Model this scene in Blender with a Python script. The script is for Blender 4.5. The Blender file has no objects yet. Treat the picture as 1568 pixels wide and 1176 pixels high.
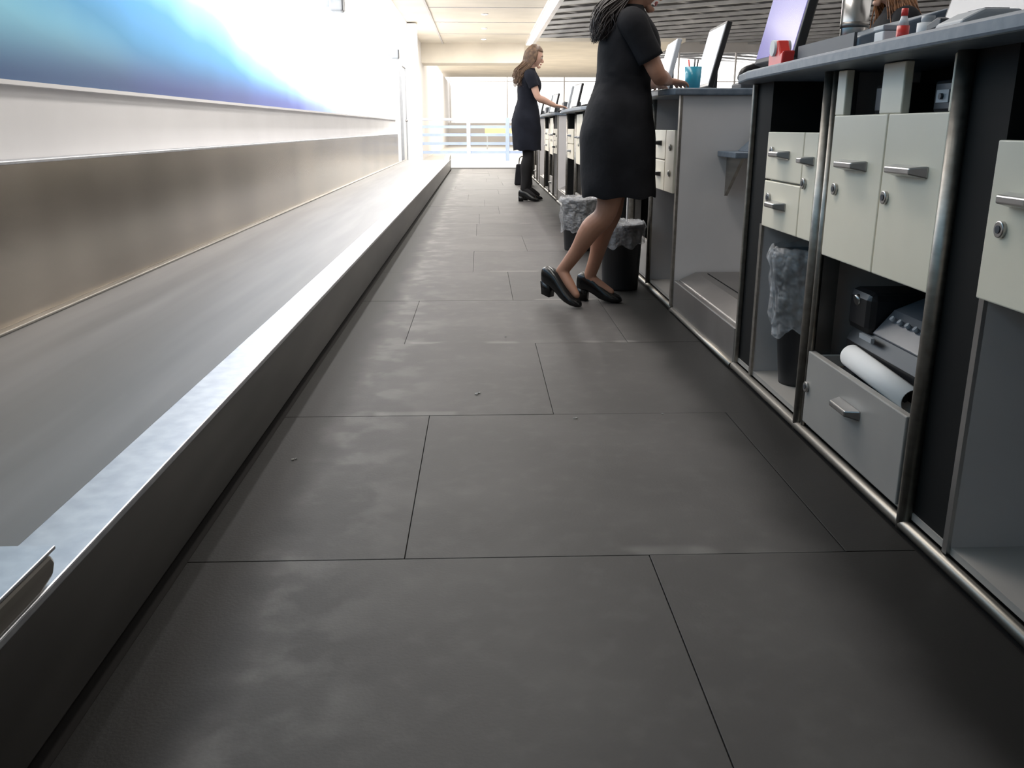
import bpy, bmesh, math, random
from mathutils import Vector, Matrix, noise
random.seed(7)
sc = bpy.context.scene
COL = sc.collection
sc.view_settings.view_transform = 'Standard'

# ---------------------------------------------------------------- materials
def mat(name, col, rough=0.6, metal=0.0, col2=None, nscale=6.0, stretch=(1,1,1), bump=0.0, bscale=60.0,
        emis=None, estr=0.0, trans=0.0, alpha=1.0, rvar=0.0, lo=0.35, hi=0.65, detail=4, coat=0.0, bdist=.01, spec=.5):
    m = bpy.data.materials.new(name); m.use_nodes = True
    nt = m.node_tree; b = nt.nodes['Principled BSDF']
    b.inputs['Roughness'].default_value = rough
    b.inputs['Metallic'].default_value = metal
    b.inputs['Transmission Weight'].default_value = trans
    b.inputs['Alpha'].default_value = alpha
    b.inputs['Coat Weight'].default_value = coat
    b.inputs['Specular IOR Level'].default_value = spec
    tc = nt.nodes.new('ShaderNodeTexCoord'); mp = nt.nodes.new('ShaderNodeMapping')
    mp.inputs['Scale'].default_value = stretch
    nt.links.new(tc.outputs['Object'], mp.inputs['Vector'])
    nz = nt.nodes.new('ShaderNodeTexNoise'); nz.inputs['Scale'].default_value = nscale
    nz.inputs['Detail'].default_value = detail
    nt.links.new(mp.outputs[0], nz.inputs['Vector'])
    cr = nt.nodes.new('ShaderNodeValToRGB')
    c2 = col2 if col2 else tuple(c*0.88 for c in col)
    cr.color_ramp.elements[0].position = lo; cr.color_ramp.elements[0].color = (*c2, 1)
    cr.color_ramp.elements[1].position = hi; cr.color_ramp.elements[1].color = (*col, 1)
    nt.links.new(nz.outputs['Fac'], cr.inputs[0]); nt.links.new(cr.outputs[0], b.inputs['Base Color'])
    if rvar > 0:
        mr = nt.nodes.new('ShaderNodeMapRange')
        mr.inputs['To Min'].default_value = max(0, rough-rvar); mr.inputs['To Max'].default_value = min(1, rough+rvar)
        nt.links.new(nz.outputs['Fac'], mr.inputs['Value']); nt.links.new(mr.outputs[0], b.inputs['Roughness'])
    if bump > 0:
        n2 = nt.nodes.new('ShaderNodeTexNoise'); n2.inputs['Scale'].default_value = bscale
        nt.links.new(mp.outputs[0], n2.inputs['Vector'])
        bp = nt.nodes.new('ShaderNodeBump'); bp.inputs['Strength'].default_value = bump; bp.inputs['Distance'].default_value = bdist
        nt.links.new(n2.outputs['Fac'], bp.inputs['Height']); nt.links.new(bp.outputs[0], b.inputs['Normal'])
    if emis:
        b.inputs['Emission Color'].default_value = (*emis, 1); b.inputs['Emission Strength'].default_value = estr
    return m

M = {}
M['cream'] = mat('cream_laminate', (0.90,0.83,0.68), 0.38, col2=(0.84,0.77,0.62), nscale=3)
M['greylam'] = mat('grey_laminate', (0.60,0.575,0.57), 0.5, col2=(0.54,0.52,0.515), nscale=2.5)
M['greydraw'] = mat('grey_drawer', (0.38,0.36,0.335), 0.4, col2=(0.33,0.31,0.29), nscale=3)
M['black'] = mat('black_laminate', (0.007,0.007,0.007), 0.7, nscale=4, spec=.2)
M['blackpl'] = mat('black_plastic', (0.012,0.012,0.014), 0.35, nscale=8)
M['slate'] = mat('slate_worktop', (0.15,0.18,0.22), 0.42, col2=(0.11,0.14,0.18), nscale=40)
M['alu'] = mat('anodised_aluminium', (0.38,0.355,0.32), 0.42, 1.0, col2=(0.29,0.27,0.24), nscale=8, stretch=(6,0.3,6), rvar=.05)
M['aludark'] = mat('dull_aluminium', (0.25,0.24,0.23), 0.4, 1.0, col2=(0.18,0.17,0.16), nscale=8)
M['chrome'] = mat('satin_chrome', (0.50,0.49,0.48), 0.28, 1.0, nscale=10)
M['steel'] = mat('stainless_painted_reflections', (0.42,0.375,0.32), 0.25, 1.0, col2=(0.25,0.22,0.185), nscale=1.1, stretch=(1,1.1,.45), rvar=.04, lo=.3, hi=.7, detail=2.5)  # dark vertical patches paint soft reflections into the steel colour
M['steelside'] = mat('stainless_side', (0.22,0.21,0.20), 0.40, 1.0, col2=(0.12,0.115,0.11), nscale=2.0, stretch=(1,0.4,3), rvar=.08, detail=2)
M['steeltop'] = mat('scuffed_steel_strip', (0.60,0.61,0.63), 0.40, 1.0, col2=(0.50,0.51,0.54), nscale=26, stretch=(1,1,1), rvar=.08, detail=6)
M['scale'] = mat('scale_stainless', (0.46,0.44,0.42), 0.40, 1.0, col2=(0.36,0.34,0.33), nscale=3, rvar=.05)
M['white'] = mat('white_wall_paint', (0.86,0.84,0.84), 0.6, col2=(0.82,0.80,0.80), nscale=2)
M['ceil'] = mat('cream_ceiling', (0.86,0.80,0.70), 0.7, nscale=1)
M['grid'] = mat('grey_ceiling_baffle', (0.56,0.57,0.60), 0.7, col2=(.40,.41,.44), nscale=1)
M['darkceil'] = mat('dark_exposed_ceiling', (0.10,0.10,0.105), 0.8, col2=(.05,.05,.055), nscale=2)
M['lamp'] = mat('lamp_diffuser', (1,1,1), 0.5, emis=(1,0.98,0.95), estr=6)
M['skin'] = mat('tan_skin', (0.42,0.215,0.14), 0.5, col2=(0.37,0.185,0.12), nscale=10)
M['skin2'] = mat('light_skin', (0.60,0.36,0.27), 0.5, nscale=10)
M['dress'] = mat('black_dress_cloth', (0.014,0.014,0.017), 0.9, col2=(0.008,0.008,0.010), nscale=9, bump=.25, bscale=25, spec=.25)
M['navy'] = mat('navy_dress_cloth', (0.011,0.013,0.021), 0.9, col2=(0.007,0.008,0.014), nscale=9, bump=.2, bscale=25, spec=.25)
M['tights'] = mat('black_tights', (0.010,0.009,0.010), 0.7, nscale=9, spec=.3)
M['leather'] = mat('black_leather', (0.008,0.008,0.008), 0.25, nscale=20, bump=.05, bscale=90)
M['hairdark'] = mat('dark_hair', (0.022,0.015,0.014), 0.45, nscale=50)
M['hairblond'] = mat('light_brown_hair', (0.20,0.12,0.07), 0.45, col2=(0.08,0.045,0.028), nscale=30)
M['hairbrown'] = mat('auburn_hair', (0.34,0.15,0.06), 0.45, col2=(0.10,0.04,0.018), nscale=30)
M['eye'] = mat('eye_white', (0.8,0.78,0.75), 0.2)
M['iris'] = mat('dark_iris', (0.04,0.02,0.01), 0.2)
M['lip'] = mat('lips', (0.50,0.16,0.14), 0.4)
M['paper'] = mat('white_paper', (0.88,0.88,0.88), 0.7, nscale=3)
M['crumb'] = mat('torn_paper', (0.50,0.49,0.47), 0.8, nscale=3)
M['printgrey'] = mat('printer_silver', (0.12,0.13,0.15), 0.3, nscale=5)
M['cyan'] = mat('turquoise_plastic', (0.06,0.50,0.72), 0.2, trans=0.3, nscale=5)
M['red'] = mat('red_plastic', (0.80,0.05,0.04), 0.3, nscale=5)
M['bin'] = mat('dark_grey_bin', (0.016,0.016,0.018), 0.5, nscale=6)
M['bluerail'] = mat('blue_painted_steel', (0.30,0.37,0.52), 0.4, nscale=3)
M['greyrail'] = mat('grey_blue_rail', (0.45,0.48,0.55), 0.4, nscale=3)
M['hallfloor'] = mat('pale_stone_floor', (0.46,0.44,0.41), 0.4, nscale=1)
M['under'] = mat('dark_subfloor', (0.018,0.016,0.015), 0.85, nscale=5, spec=.2)
M['beige'] = mat('beige_box', (0.6,0.58,0.55), 0.5)
M['yellow'] = mat('yellow_glow_tint', (0.75,0.62,0.36), 0.5)
M['darkgrey'] = mat('dark_grey_plastic', (0.05,0.055,0.065), 0.45, nscale=8)
M['lightgrey'] = mat('light_grey_plastic', (0.42,0.44,0.47), 0.4, nscale=8)
M['wood'] = mat('brown_cardboard', (0.30,0.2,0.12), 0.8, nscale=8)
M['bag'] = mat('clear_plastic_bag', (0.9,0.9,0.92), 0.16, alpha=0.27, bump=1.0, bscale=20, bdist=.04, spec=.9)
M['belt'] = mat('grey_rubber_belt', (0.25,0.245,0.245), 0.45, col2=(0.18,0.178,0.178), nscale=2.2, stretch=(4,0.25,1), rvar=.05, detail=2)

def matfloor():
    m = bpy.data.materials.new('worn_rubber_mat_side_shade'); m.use_nodes = True
    nt = m.node_tree; N = nt.nodes; L = nt.links; b = N['Principled BSDF']
    tc = N.new('ShaderNodeTexCoord'); sep = N.new('ShaderNodeSeparateXYZ'); L.new(tc.outputs['Object'], sep.inputs[0])
    def noise_(s, d=5, dist=0, vec=None):
        n = N.new('ShaderNodeTexNoise'); n.inputs['Scale'].default_value = s; n.inputs['Detail'].default_value = d
        n.inputs['Distortion'].default_value = dist
        L.new(vec if vec else tc.outputs['Object'], n.inputs['Vector']); return n.outputs['Fac']
    def math_(op, a, b_=None, c=None):
        n = N.new('ShaderNodeMath'); n.operation = op
        for i, v in enumerate((a, b_, c)):
            if v is None: continue
            if isinstance(v, (int, float)): n.inputs[i].default_value = v
            else: L.new(v, n.inputs[i])
        return n.outputs[0]
    def rng(v, a, b_, c=0.0, d=1.0):
        n = N.new('ShaderNodeMapRange'); n.interpolation_type = 'SMOOTHSTEP'
        n.inputs['From Min'].default_value = a; n.inputs['From Max'].default_value = b_
        n.inputs['To Min'].default_value = c; n.inputs['To Max'].default_value = d
        L.new(v, n.inputs['Value']); return n.outputs[0]
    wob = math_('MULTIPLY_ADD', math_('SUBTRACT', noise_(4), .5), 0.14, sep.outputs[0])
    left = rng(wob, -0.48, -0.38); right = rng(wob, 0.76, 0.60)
    worn_lit_walk = math_('MULTIPLY', left, right)  # sides darkened: counter and conveyor shade painted in along with unworn rubber
    smud = rng(noise_(2.4, 8), 0.3, 0.75)
    fine = rng(noise_(16, 8), 0.45, 0.85)
    geo = N.new('ShaderNodeNewGeometry')
    isl = math_('MULTIPLY', geo.outputs['Random Per Island'], 0.07)
    w = math_('MULTIPLY', math_('ADD', math_('ADD', math_('MULTIPLY', smud, 0.09), math_('MULTIPLY', fine, 0.07)), math_('ADD', isl, 0.33)), worn_lit_walk)
    ym = math_('FRACT', math_('DIVIDE', math_('SUBTRACT', sep.outputs[1], 1.63), 0.93))
    edge = rng(ym, 0.055, 0.025)
    patch = rng(noise_(2.6, 2), 0.54, 0.60)
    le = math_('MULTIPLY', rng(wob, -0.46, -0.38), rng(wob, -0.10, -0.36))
    w2 = math_('ADD', w, math_('MULTIPLY', math_('MULTIPLY', math_('MULTIPLY', edge, patch), worn_lit_walk), 0.22))
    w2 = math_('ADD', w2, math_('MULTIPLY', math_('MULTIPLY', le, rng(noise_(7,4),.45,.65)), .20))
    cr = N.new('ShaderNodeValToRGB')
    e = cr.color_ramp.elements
    e[0].position = 0; e[0].color = (0.008,0.0073,0.0065,1)  # near-black stop holds the painted side shade and the unworn edges
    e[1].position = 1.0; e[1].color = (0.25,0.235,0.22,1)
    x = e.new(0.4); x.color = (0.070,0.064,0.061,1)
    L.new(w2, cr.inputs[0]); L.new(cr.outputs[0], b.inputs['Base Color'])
    b.inputs['Roughness'].default_value = .60
    b.inputs['Specular IOR Level'].default_value = .30
    bp = N.new('ShaderNodeBump'); bp.inputs['Strength'].default_value = .12; bp.inputs['Distance'].default_value = .003
    L.new(noise_(160, 2), bp.inputs['Height']); L.new(bp.outputs[0], b.inputs['Normal'])
    return m
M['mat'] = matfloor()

def poster():
    m = bpy.data.materials.new('backlit_poster_painted_glare'); m.use_nodes = True
    nt = m.node_tree; N = nt.nodes; L = nt.links; b = N['Principled BSDF']
    tc = N.new('ShaderNodeTexCoord'); sep = N.new('ShaderNodeSeparateXYZ'); L.new(tc.outputs['Object'], sep.inputs[0])
    n = N.new('ShaderNodeTexNoise'); n.inputs['Scale'].default_value = 1.2; L.new(tc.outputs['Object'], n.inputs['Vector'])
    def math_(op, a, b_):
        q = N.new('ShaderNodeMath'); q.operation = op
        for i, v in enumerate((a, b_)):
            if isinstance(v, (int, float)): q.inputs[i].default_value = v
            else: L.new(v, q.inputs[i])
        return q.outputs[0]
    k = math_('ADD', math_('ADD', sep.outputs[1], math_('MULTIPLY', math_('SUBTRACT', sep.outputs[2], 1.0), 7.0)), math_('MULTIPLY', math_('SUBTRACT', n.outputs['Fac'], .5), 1.6))
    mr = N.new('ShaderNodeMapRange'); mr.inputs['From Min'].default_value = 2.0; mr.inputs['From Max'].default_value = 13.0
    L.new(k, mr.inputs['Value'])
    def ramp(stops):
        cr = N.new('ShaderNodeValToRGB'); e = cr.color_ramp.elements
        e[0].position = stops[0][0]; e[0].color = (*stops[0][1],1)
        e[1].position = stops[-1][0]; e[1].color = (*stops[-1][1],1)
        for p, c in stops[1:-1]:
            q = e.new(p); q.color = (*c, 1)
        L.new(mr.outputs[0], cr.inputs[0]); return cr.outputs[0]
    up = ramp([(0,(.20,.46,.56)),(.24,(.16,.44,.57)),(.36,(.03,.24,.44)),(.50,(.04,.28,.60)),(.62,(.25,.60,.92)),(.74,(.80,.92,1)),(.85,(.95,.98,1))])  # late stops whiten the print to paint overexposed glare along the wall
    dn = ramp([(0,(.025,.07,.15)),(.15,(.03,.085,.20)),(.3,(.03,.06,.22)),(.55,(.06,.085,.32)),(.72,(.22,.30,.62)),(.95,(.9,.95,1))])
    mz = N.new('ShaderNodeMapRange'); mz.interpolation_type='SMOOTHSTEP'; mz.inputs['From Min'].default_value = 1.02; mz.inputs['From Max'].default_value = 1.26
    L.new(sep.outputs[2], mz.inputs['Value'])
    mx = N.new('ShaderNodeMix'); mx.data_type='RGBA'; L.new(mz.outputs[0], mx.inputs[0]); L.new(dn, mx.inputs[6]); L.new(up, mx.inputs[7])
    hs = N.new('ShaderNodeHueSaturation'); hs.inputs['Value'].default_value = .6; L.new(mx.outputs[2], hs.inputs['Color'])
    L.new(hs.outputs[0], b.inputs['Base Color']); L.new(mx.outputs[2], b.inputs['Emission Color'])
    mr2 = N.new('ShaderNodeMapRange'); mr2.inputs['From Min'].default_value = 4.5; mr2.inputs['From Max'].default_value = 11
    mr2.inputs['To Min'].default_value = .55; mr2.inputs['To Max'].default_value = 2.0  # emission rises along the aisle to add to the painted glare
    L.new(k, mr2.inputs['Value']); L.new(mr2.outputs[0], b.inputs['Emission Strength'])
    b.inputs['Roughness'].default_value = 0.4
    return m
M['poster'] = poster()

def screen(name, c1, c2, s):
    m = bpy.data.materials.new(name); m.use_nodes = True
    nt = m.node_tree; N = nt.nodes; L = nt.links; b = N['Principled BSDF']
    tc = N.new('ShaderNodeTexCoord'); sep = N.new('ShaderNodeSeparateXYZ'); L.new(tc.outputs['Object'], sep.inputs[0])
    mr = N.new('ShaderNodeMapRange'); mr.inputs['From Min'].default_value = 0.0; mr.inputs['From Max'].default_value = 0.3
    L.new(sep.outputs[2], mr.inputs['Value'])
    cr = N.new('ShaderNodeValToRGB'); cr.color_ramp.elements[0].color = (*c1,1); cr.color_ramp.elements[1].color = (*c2,1)
    L.new(mr.outputs[0], cr.inputs[0]); L.new(cr.outputs[0], b.inputs['Emission Color'])
    b.inputs['Emission Strength'].default_value = s; b.inputs['Base Color'].default_value = (.02,.02,.02,1); b.inputs['Roughness'].default_value = .2
    return m
M['scr_purple'] = screen('lavender_screen', (.30,.27,.62), (.36,.36,.78), .85)
M['scr_white'] = screen('pale_screen', (.55,.62,.72), (.75,.8,.88), .8)
M['scr_grey'] = screen('grey_screen', (.45,.47,.50), (.55,.58,.62), .55)

# ---------------------------------------------------------------- helpers
def empty(name, loc=(0,0,0)):
    e = bpy.data.objects.new(name, None); COL.objects.link(e); e.location = loc
    e.empty_display_size = .1
    return e
def finish(bm, name, m, parent=None, smooth=False, bevel=0, subsurf=0, mats=None):
    bmesh.ops.recalc_face_normals(bm, faces=bm.faces)
    me = bpy.data.meshes.new(name); bm.to_mesh(me); bm.free()
    ob = bpy.data.objects.new(name, me); COL.objects.link(ob)
    for mm in (mats or [m]): me.materials.append(mm)
    if smooth:
        for p in me.polygons: p.use_smooth = True
    if bevel:
        bv = ob.modifiers.new('bevel', 'BEVEL'); bv.width = bevel; bv.segments = 2; bv.limit_method = 'ANGLE'
    if subsurf:
        s = ob.modifiers.new('sub', 'SUBSURF'); s.levels = subsurf; s.render_levels = subsurf
    if parent:
        ob.parent = parent
        ob.matrix_parent_inverse = Matrix.Translation(parent.location).inverted()
    return ob
def addbox(bm, x0,x1,y0,y1,z0,z1, mi=0, Mx=None):
    vs = [bm.verts.new((x,y,z)) for x in (x0,x1) for y in (y0,y1) for z in (z0,z1)]
    F = [(0,1,3,2),(4,6,7,5),(0,4,5,1),(2,3,7,6),(0,2,6,4),(1,5,7,3)]
    fs = [bm.faces.new([vs[i] for i in f]) for f in F]
    for f in fs: f.material_index = mi
    if Mx is not None:
        for v in vs: v.co = Mx @ v.co
    return vs
def box(name, x0,x1,y0,y1,z0,z1, m, parent=None, bevel=0, Mx=None):
    bm = bmesh.new(); addbox(bm, x0,x1,y0,y1,z0,z1, 0, Mx)
    return finish(bm, name, m, parent, bevel=bevel)
def poly_prism(name, pts, axis_vec, m, parent=None, bevel=0):
    bm = bmesh.new(); a = Vector(axis_vec)
    v0 = [bm.verts.new(p) for p in pts]; v1 = [bm.verts.new(Vector(p)+a) for p in pts]
    n = len(pts); bm.faces.new(v0); bm.faces.new(v1[::-1])
    for i in range(n): bm.faces.new([v0[i], v0[(i+1)%n], v1[(i+1)%n], v1[i]])
    return finish(bm, name, m, parent, bevel=bevel)
def catmull(P, sub):
    out = []
    n = len(P)
    for i in range(n-1):
        p0 = P[max(i-1,0)]; p1 = P[i]; p2 = P[i+1]; p3 = P[min(i+2,n-1)]
        for k in range(sub):
            t = k/sub
            out.append([0.5*((2*b)+(-a+c)*t+(2*a-5*b+4*c-d)*t*t+(-a+3*b-3*c+d)*t**3) for a,b,c,d in zip(p0,p1,p2,p3)])
    out.append(list(P[-1]))
    return out
def tube(bm, pts, radii, seg=14, ref=None, sub=4, caps=True, mi=0):
    """radii: float or (ru,rv); ru is along ref vector"""
    P = []
    for p, r in zip(pts, radii):
        ru, rv = (r, r) if isinstance(r, (int, float)) else r
        P.append((p[0], p[1], p[2], ru, rv))
    Q = catmull(P, sub) if sub > 1 and len(P) > 1 else [list(p) for p in P]
    C = [Vector(q[:3]) for q in Q]; R = [(max(q[3],1e-4), max(q[4],1e-4)) for q in Q]
    T = []
    for i in range(len(C)):
        t = C[min(i+1,len(C)-1)] - C[max(i-1,0)]
        T.append(t.normalized() if t.length > 1e-9 else Vector((0,0,1)))
    if caps:
        r0 = min(R[0]); r1 = min(R[-1])
        pre = [(C[0]-T[0]*r0*f, (R[0][0]*g, R[0][1]*g), T[0]) for f, g in ((.95,.3),(.7,.7),(.38,.92))]
        post = [(C[-1]+T[-1]*r1*f, (R[-1][0]*g, R[-1][1]*g), T[-1]) for f, g in ((.38,.92),(.7,.7),(.95,.3))]
        C = [p[0] for p in pre]+C+[p[0] for p in post]
        R = [p[1] for p in pre]+R+[p[1] for p in post]
        T = [p[2] for p in pre]+T+[p[2] for p in post]
    u = Vector(ref) if ref is not None else (Vector((1,0,0)) if abs(T[0].x) < .8 else Vector((0,1,0)))
    rings = []
    for c, r, t in zip(C, R, T):
        uu = u - t*u.dot(t)
        if uu.length < 1e-5: uu = t.orthogonal()
        uu.normalize(); vv = t.cross(uu)
        if ref is None: u = uu
        rings.append([bm.verts.new(c + uu*math.cos(2*math.pi*k/seg)*r[0] + vv*math.sin(2*math.pi*k/seg)*r[1]) for k in range(seg)])
    for a, b in zip(rings, rings[1:]):
        for k in range(seg):
            f = bm.faces.new([a[k], a[(k+1)%seg], b[(k+1)%seg], b[k]]); f.material_index = mi
    f = bm.faces.new(rings[0][::-1]); f.material_index = mi
    f = bm.faces.new(rings[-1]); f.material_index = mi
    return rings
def cyl(name, p0, p1, r, m, parent=None, r2=None, seg=20, smooth=True, bevel=0):
    bm = bmesh.new(); tube(bm, [p0, p1], [r, r2 if r2 is not None else r], seg, sub=1, caps=False)
    ob = finish(bm, name, m, parent, bevel=bevel)
    for p in ob.data.polygons: p.use_smooth = len(p.vertices) == 4
    return ob
def ellipsoid(bm, c, r, Mx=None, u=12, v=8):
    res = bmesh.ops.create_uvsphere(bm, u_segments=u, v_segments=v, radius=1)
    for x in res['verts']:
        p = Vector((x.co.x*r[0]+c[0], x.co.y*r[1]+c[1], x.co.z*r[2]+c[2]))
        x.co = Mx @ p if Mx is not None else p
    return res['verts']

# ---------------------------------------------------------------- room shell
box('floor', -2.2, 30, -3, 60, -0.1, 0.0, M['hallfloor'])
box('aisle_underlay', -1.55, 1.6, -2.6, 20.2, 0.0, 0.0015, M['under'])
box('wall_left', -1.85, -1.60, -3, 60, 0.0, 3.1, M['white'])
box('wall_back', -1.60, 18, -3.2, -3.0, 0.0, 5.2, M['white'])
box('wall_right', 22, 22.2, -3, 60, 0, 5.6, M['white'])
box('ceiling', -1.85, 1.27, -3, 26, 3.10, 3.2, M['ceil'])
box('ceiling_soffit', -1.60, 1.25, 26.0, 27.2, 2.58, 3.2, M['ceil'])
box('ceiling_far', -1.85, 6.0, 27.2, 46, 3.25, 3.35, M['ceil'])
box('ceiling_fascia', 1.41, 1.50, -3, 26, 3.0, 5.4, M['white'])
box('trim_1', -1.02, -0.98, -3, 25.99, 3.075, 3.10, M['greylam'])
for i, y in enumerate((18.5, 21.0, 23.5)):
    box('trim_%d' % (i+2), -0.97, 1.26, y, y+.02, 3.09, 3.10, M['greylam'])
for y in (4,7,10,13,16,19.5,22.2,24.8):
    e = empty('ceiling_downlight', (0.12, y, 3.09))
    cyl('ring', (0.12,y,3.10), (0.12,y,3.085), .075, M['white'], e)
    cyl('lens', (0.12,y,3.084), (0.12,y,3.080), .055, M['lamp'], e)
e = empty('linear_ceiling_lamp', (1.34, 11, 3.08))
box('housing', 1.28,1.40,-2.5,25.9,3.04,3.10, M['white'], e)
box('diffuser', 1.29,1.39,6,25.8,3.028,3.04, M['lamp'], e)

box('hall_ceiling', 1.5, 22, -3, 60, 5.4, 5.5, M['darkceil'])
bm = bmesh.new()
for i in range(34):
    for sgn in (1,-1):
        ang = math.radians(38*sgn)
        Mx = Matrix.Translation((11, -6+i*1.9, 0)) @ Matrix.Rotation(ang, 4, 'Z')
        addbox(bm, -18, 18, -.10, .10, 4.95+.06*sgn, 5.05+.06*sgn, 0, Mx)
bmesh.ops.bisect_plane(bm, geom=bm.verts[:]+bm.edges[:]+bm.faces[:], plane_co=(1.6,0,0), plane_no=(-1,0,0), clear_outer=True)
bmesh.ops.bisect_plane(bm, geom=bm.verts[:]+bm.edges[:]+bm.faces[:], plane_co=(21.9,0,0), plane_no=(1,0,0), clear_outer=True)
finish(bm, 'ceiling_baffle_grid', M['grid'])
box('wall_far', -1.6, 22, 47.0, 47.2, 0, 1.1, M['white'])
box('wall_far_header', -1.6, 22, 47.0, 47.2, 4.5, 5.5, M['white'])
for i in range(9):
    x = -1.5 + i*2.9
    e = empty('window_%d' % (i+1), (x, 47.1, 2.5))
    box('mullion', x-.03, x+.03, 47.02, 47.18, 1.1, 4.5, M['white'], e)
    box('transom', x+.03, min(x+2.87,22), 47.05, 47.15, 3.1, 3.14, M['white'], e)
w = bpy.data.worlds.new('sky'); sc.world = w; w.use_nodes = True
w.node_tree.nodes['Background'].inputs[0].default_value = (1.0,0.96,0.90,1)
w.node_tree.nodes['Background'].inputs[1].default_value = 3.0

# ---------------------------------------------------------------- left wall poster & fixtures
e = empty('backlit_advertising_panel', (-1.58, 9, 1.8))
box('artwork', -1.60,-1.575,-1.5,17.5,1.005,2.6, M['poster'], e)
box('frame_bottom', -1.60,-1.568,-1.5,17.5,0.99,1.005, M['white'], e)
box('frame_top', -1.60,-1.568,-1.5,17.5,2.6,2.63, M['white'], e)
for y in (9.9, 16.4):
    e = empty('wall_speaker', (-1.5, y, 2.1))
    box('bracket', -1.575,-1.53,y-.03,y+.03,2.05,2.12, M['lightgrey'], e)
    box('housing', -1.53,-1.40,y-.1,y+.1,2.0,2.17, M['lightgrey'], e, bevel=.02)
    box('grille', -1.398,-1.392,y-.085,y+.085,2.015,2.155, M['darkgrey'], e)
e = empty('white_pillar', (-1.45, 21.5, 1.5))
box('shaft', -1.60,-1.40,21.0,21.4,0.0,3.075, M['white'], e, bevel=.01)
box('plinth', -1.60,-1.37,20.95,21.45,0.0,0.12, M['greylam'], e, bevel=.01)
e = empty('door_1', (-1.58, 19.2, 1.05))
box('leaf', -1.60,-1.57,18.75,19.65,0.0,2.05, M['greylam'], e, bevel=.004)
for (a,b_,z0,z1) in ((18.67,18.75,0,2.12),(19.65,19.73,0,2.12),(18.75,19.65,2.05,2.12)):
    box('frame', -1.60,-1.545,a,b_,z0,z1, M['lightgrey'], e, bevel=.004)
cyl('knob', (-1.57,19.55,1.0),(-1.52,19.55,1.0),.025,M['chrome'],e)

# ---------------------------------------------------------------- conveyor
cv = empty('baggage_conveyor', (-1.07, 9, 0))
YE = 18.6
box('side_skirt', -0.64, -0.61, -2.4, YE, 0.03, 0.225, M['steelside'], cv, bevel=.004)
box('skirt_foot', -0.66, -0.64, -2.4, YE, 0.002, 0.06, M['black'], cv)
box('top_strip', -0.715, -0.605, -2.4, YE, 0.222, 0.236, M['steeltop'], cv, bevel=.003)
box('belt_gap', -0.735, -0.715, -2.4, YE, 0.18, 0.205, M['black'], cv)
box('belt', -1.53, -0.728, -2.4, YE-.12, 0.20, 0.222, M['belt'], cv)
box('belt_guide_strip', -1.535, -1.50, -2.4, YE, 0.2225, 0.232, M['alu'], cv, bevel=.003)
box('bed', -1.53, -0.66, -2.4, YE, 0.002, 0.18, M['black'], cv)
cyl('end_roller', (-1.50,YE-.12,.165), (-.74,YE-.12,.165), .055, M['alu'], cv)
box('back_panel', -1.56, -1.535, -2.4, 17.2, 0.22, 0.735, M['steel'], cv)
box('back_lip', -1.598, -1.528, -2.4, 17.2, 0.735, 0.748, M['steeltop'], cv, bevel=.004)
poly_prism('end_hood', [(-.72,YE-.9,.236),(-.72,YE-.5,.30),(-.72,YE,.33),(-.72,YE+.12,.30),(-.72,YE+.14,.0),(-.72,YE+.05,.0),(-.72,YE,.236)], (.115,0,0), M['steelside'], cv, bevel=.006)
poly_prism('guide_bar', [(-.645,-2.4,.2365),(-.645,1.10,.2365),(-.645,1.14,.245),(-.645,1.15,.262),(-.645,1.14,.278),(-.645,-2.4,.278)], (.04,0,0), M['alu'], cv, bevel=.006)
poly_prism('guide_plate', [(-.73,-2.4,.278),(-.73,1.135,.278),(-.70,1.155,.278),(-.605,1.155,.278),(-.605,-2.4,.278)], (0,0,.006), M['steeltop'], cv, bevel=.002)
cyl('bolt_head', (-.675,1.10,.284), (-.675,1.10,.290), .009, M['chrome'], cv, seg=12)

# ---------------------------------------------------------------- mats
bm = bmesh.new()
seams = {0:.339, 1:-.162, 2:.217, 3:-.315, 4:.16, 5:-.05, 6:.33}
for k in range(-4, 20):
    y0 = 1.63 + (k-1)*.93; y1 = y0 + .93
    s = seams.get(k, random.uniform(-.4,.45))
    xs = [-.60]; x = s
    while x-.91 > -.56: x -= .91
    while x < .86:
        xs.append(x); x += .91
    xs.append(.895)
    for a, b_ in zip(xs, xs[1:]):
        h = .008 + random.uniform(-.0006,.0006)
        addbox(bm, a+.0008, b_-.0008, y0+.0008, min(y1,20.1)-.0008, .0016, h)
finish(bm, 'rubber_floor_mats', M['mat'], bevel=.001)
bm = bmesh.new()
for (x,y,s) in ((-.02,2.78,.009),(.28,2.52,.005),(-.50,2.2,.005),(.1,3.6,.004),(.55,2.55,.0035)):
    for q in range(3):
        vs = ellipsoid(bm, (x+random.uniform(-s,s), y+random.uniform(-s,s), .0093+s*.2), (s*.7,s*.5,s*.25), u=7, v=5)
        for v in vs: v.co += Vector([random.uniform(-s,s)*.15 for _ in range(3)])
finish(bm, 'paper_scraps', M['crumb'])

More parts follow.
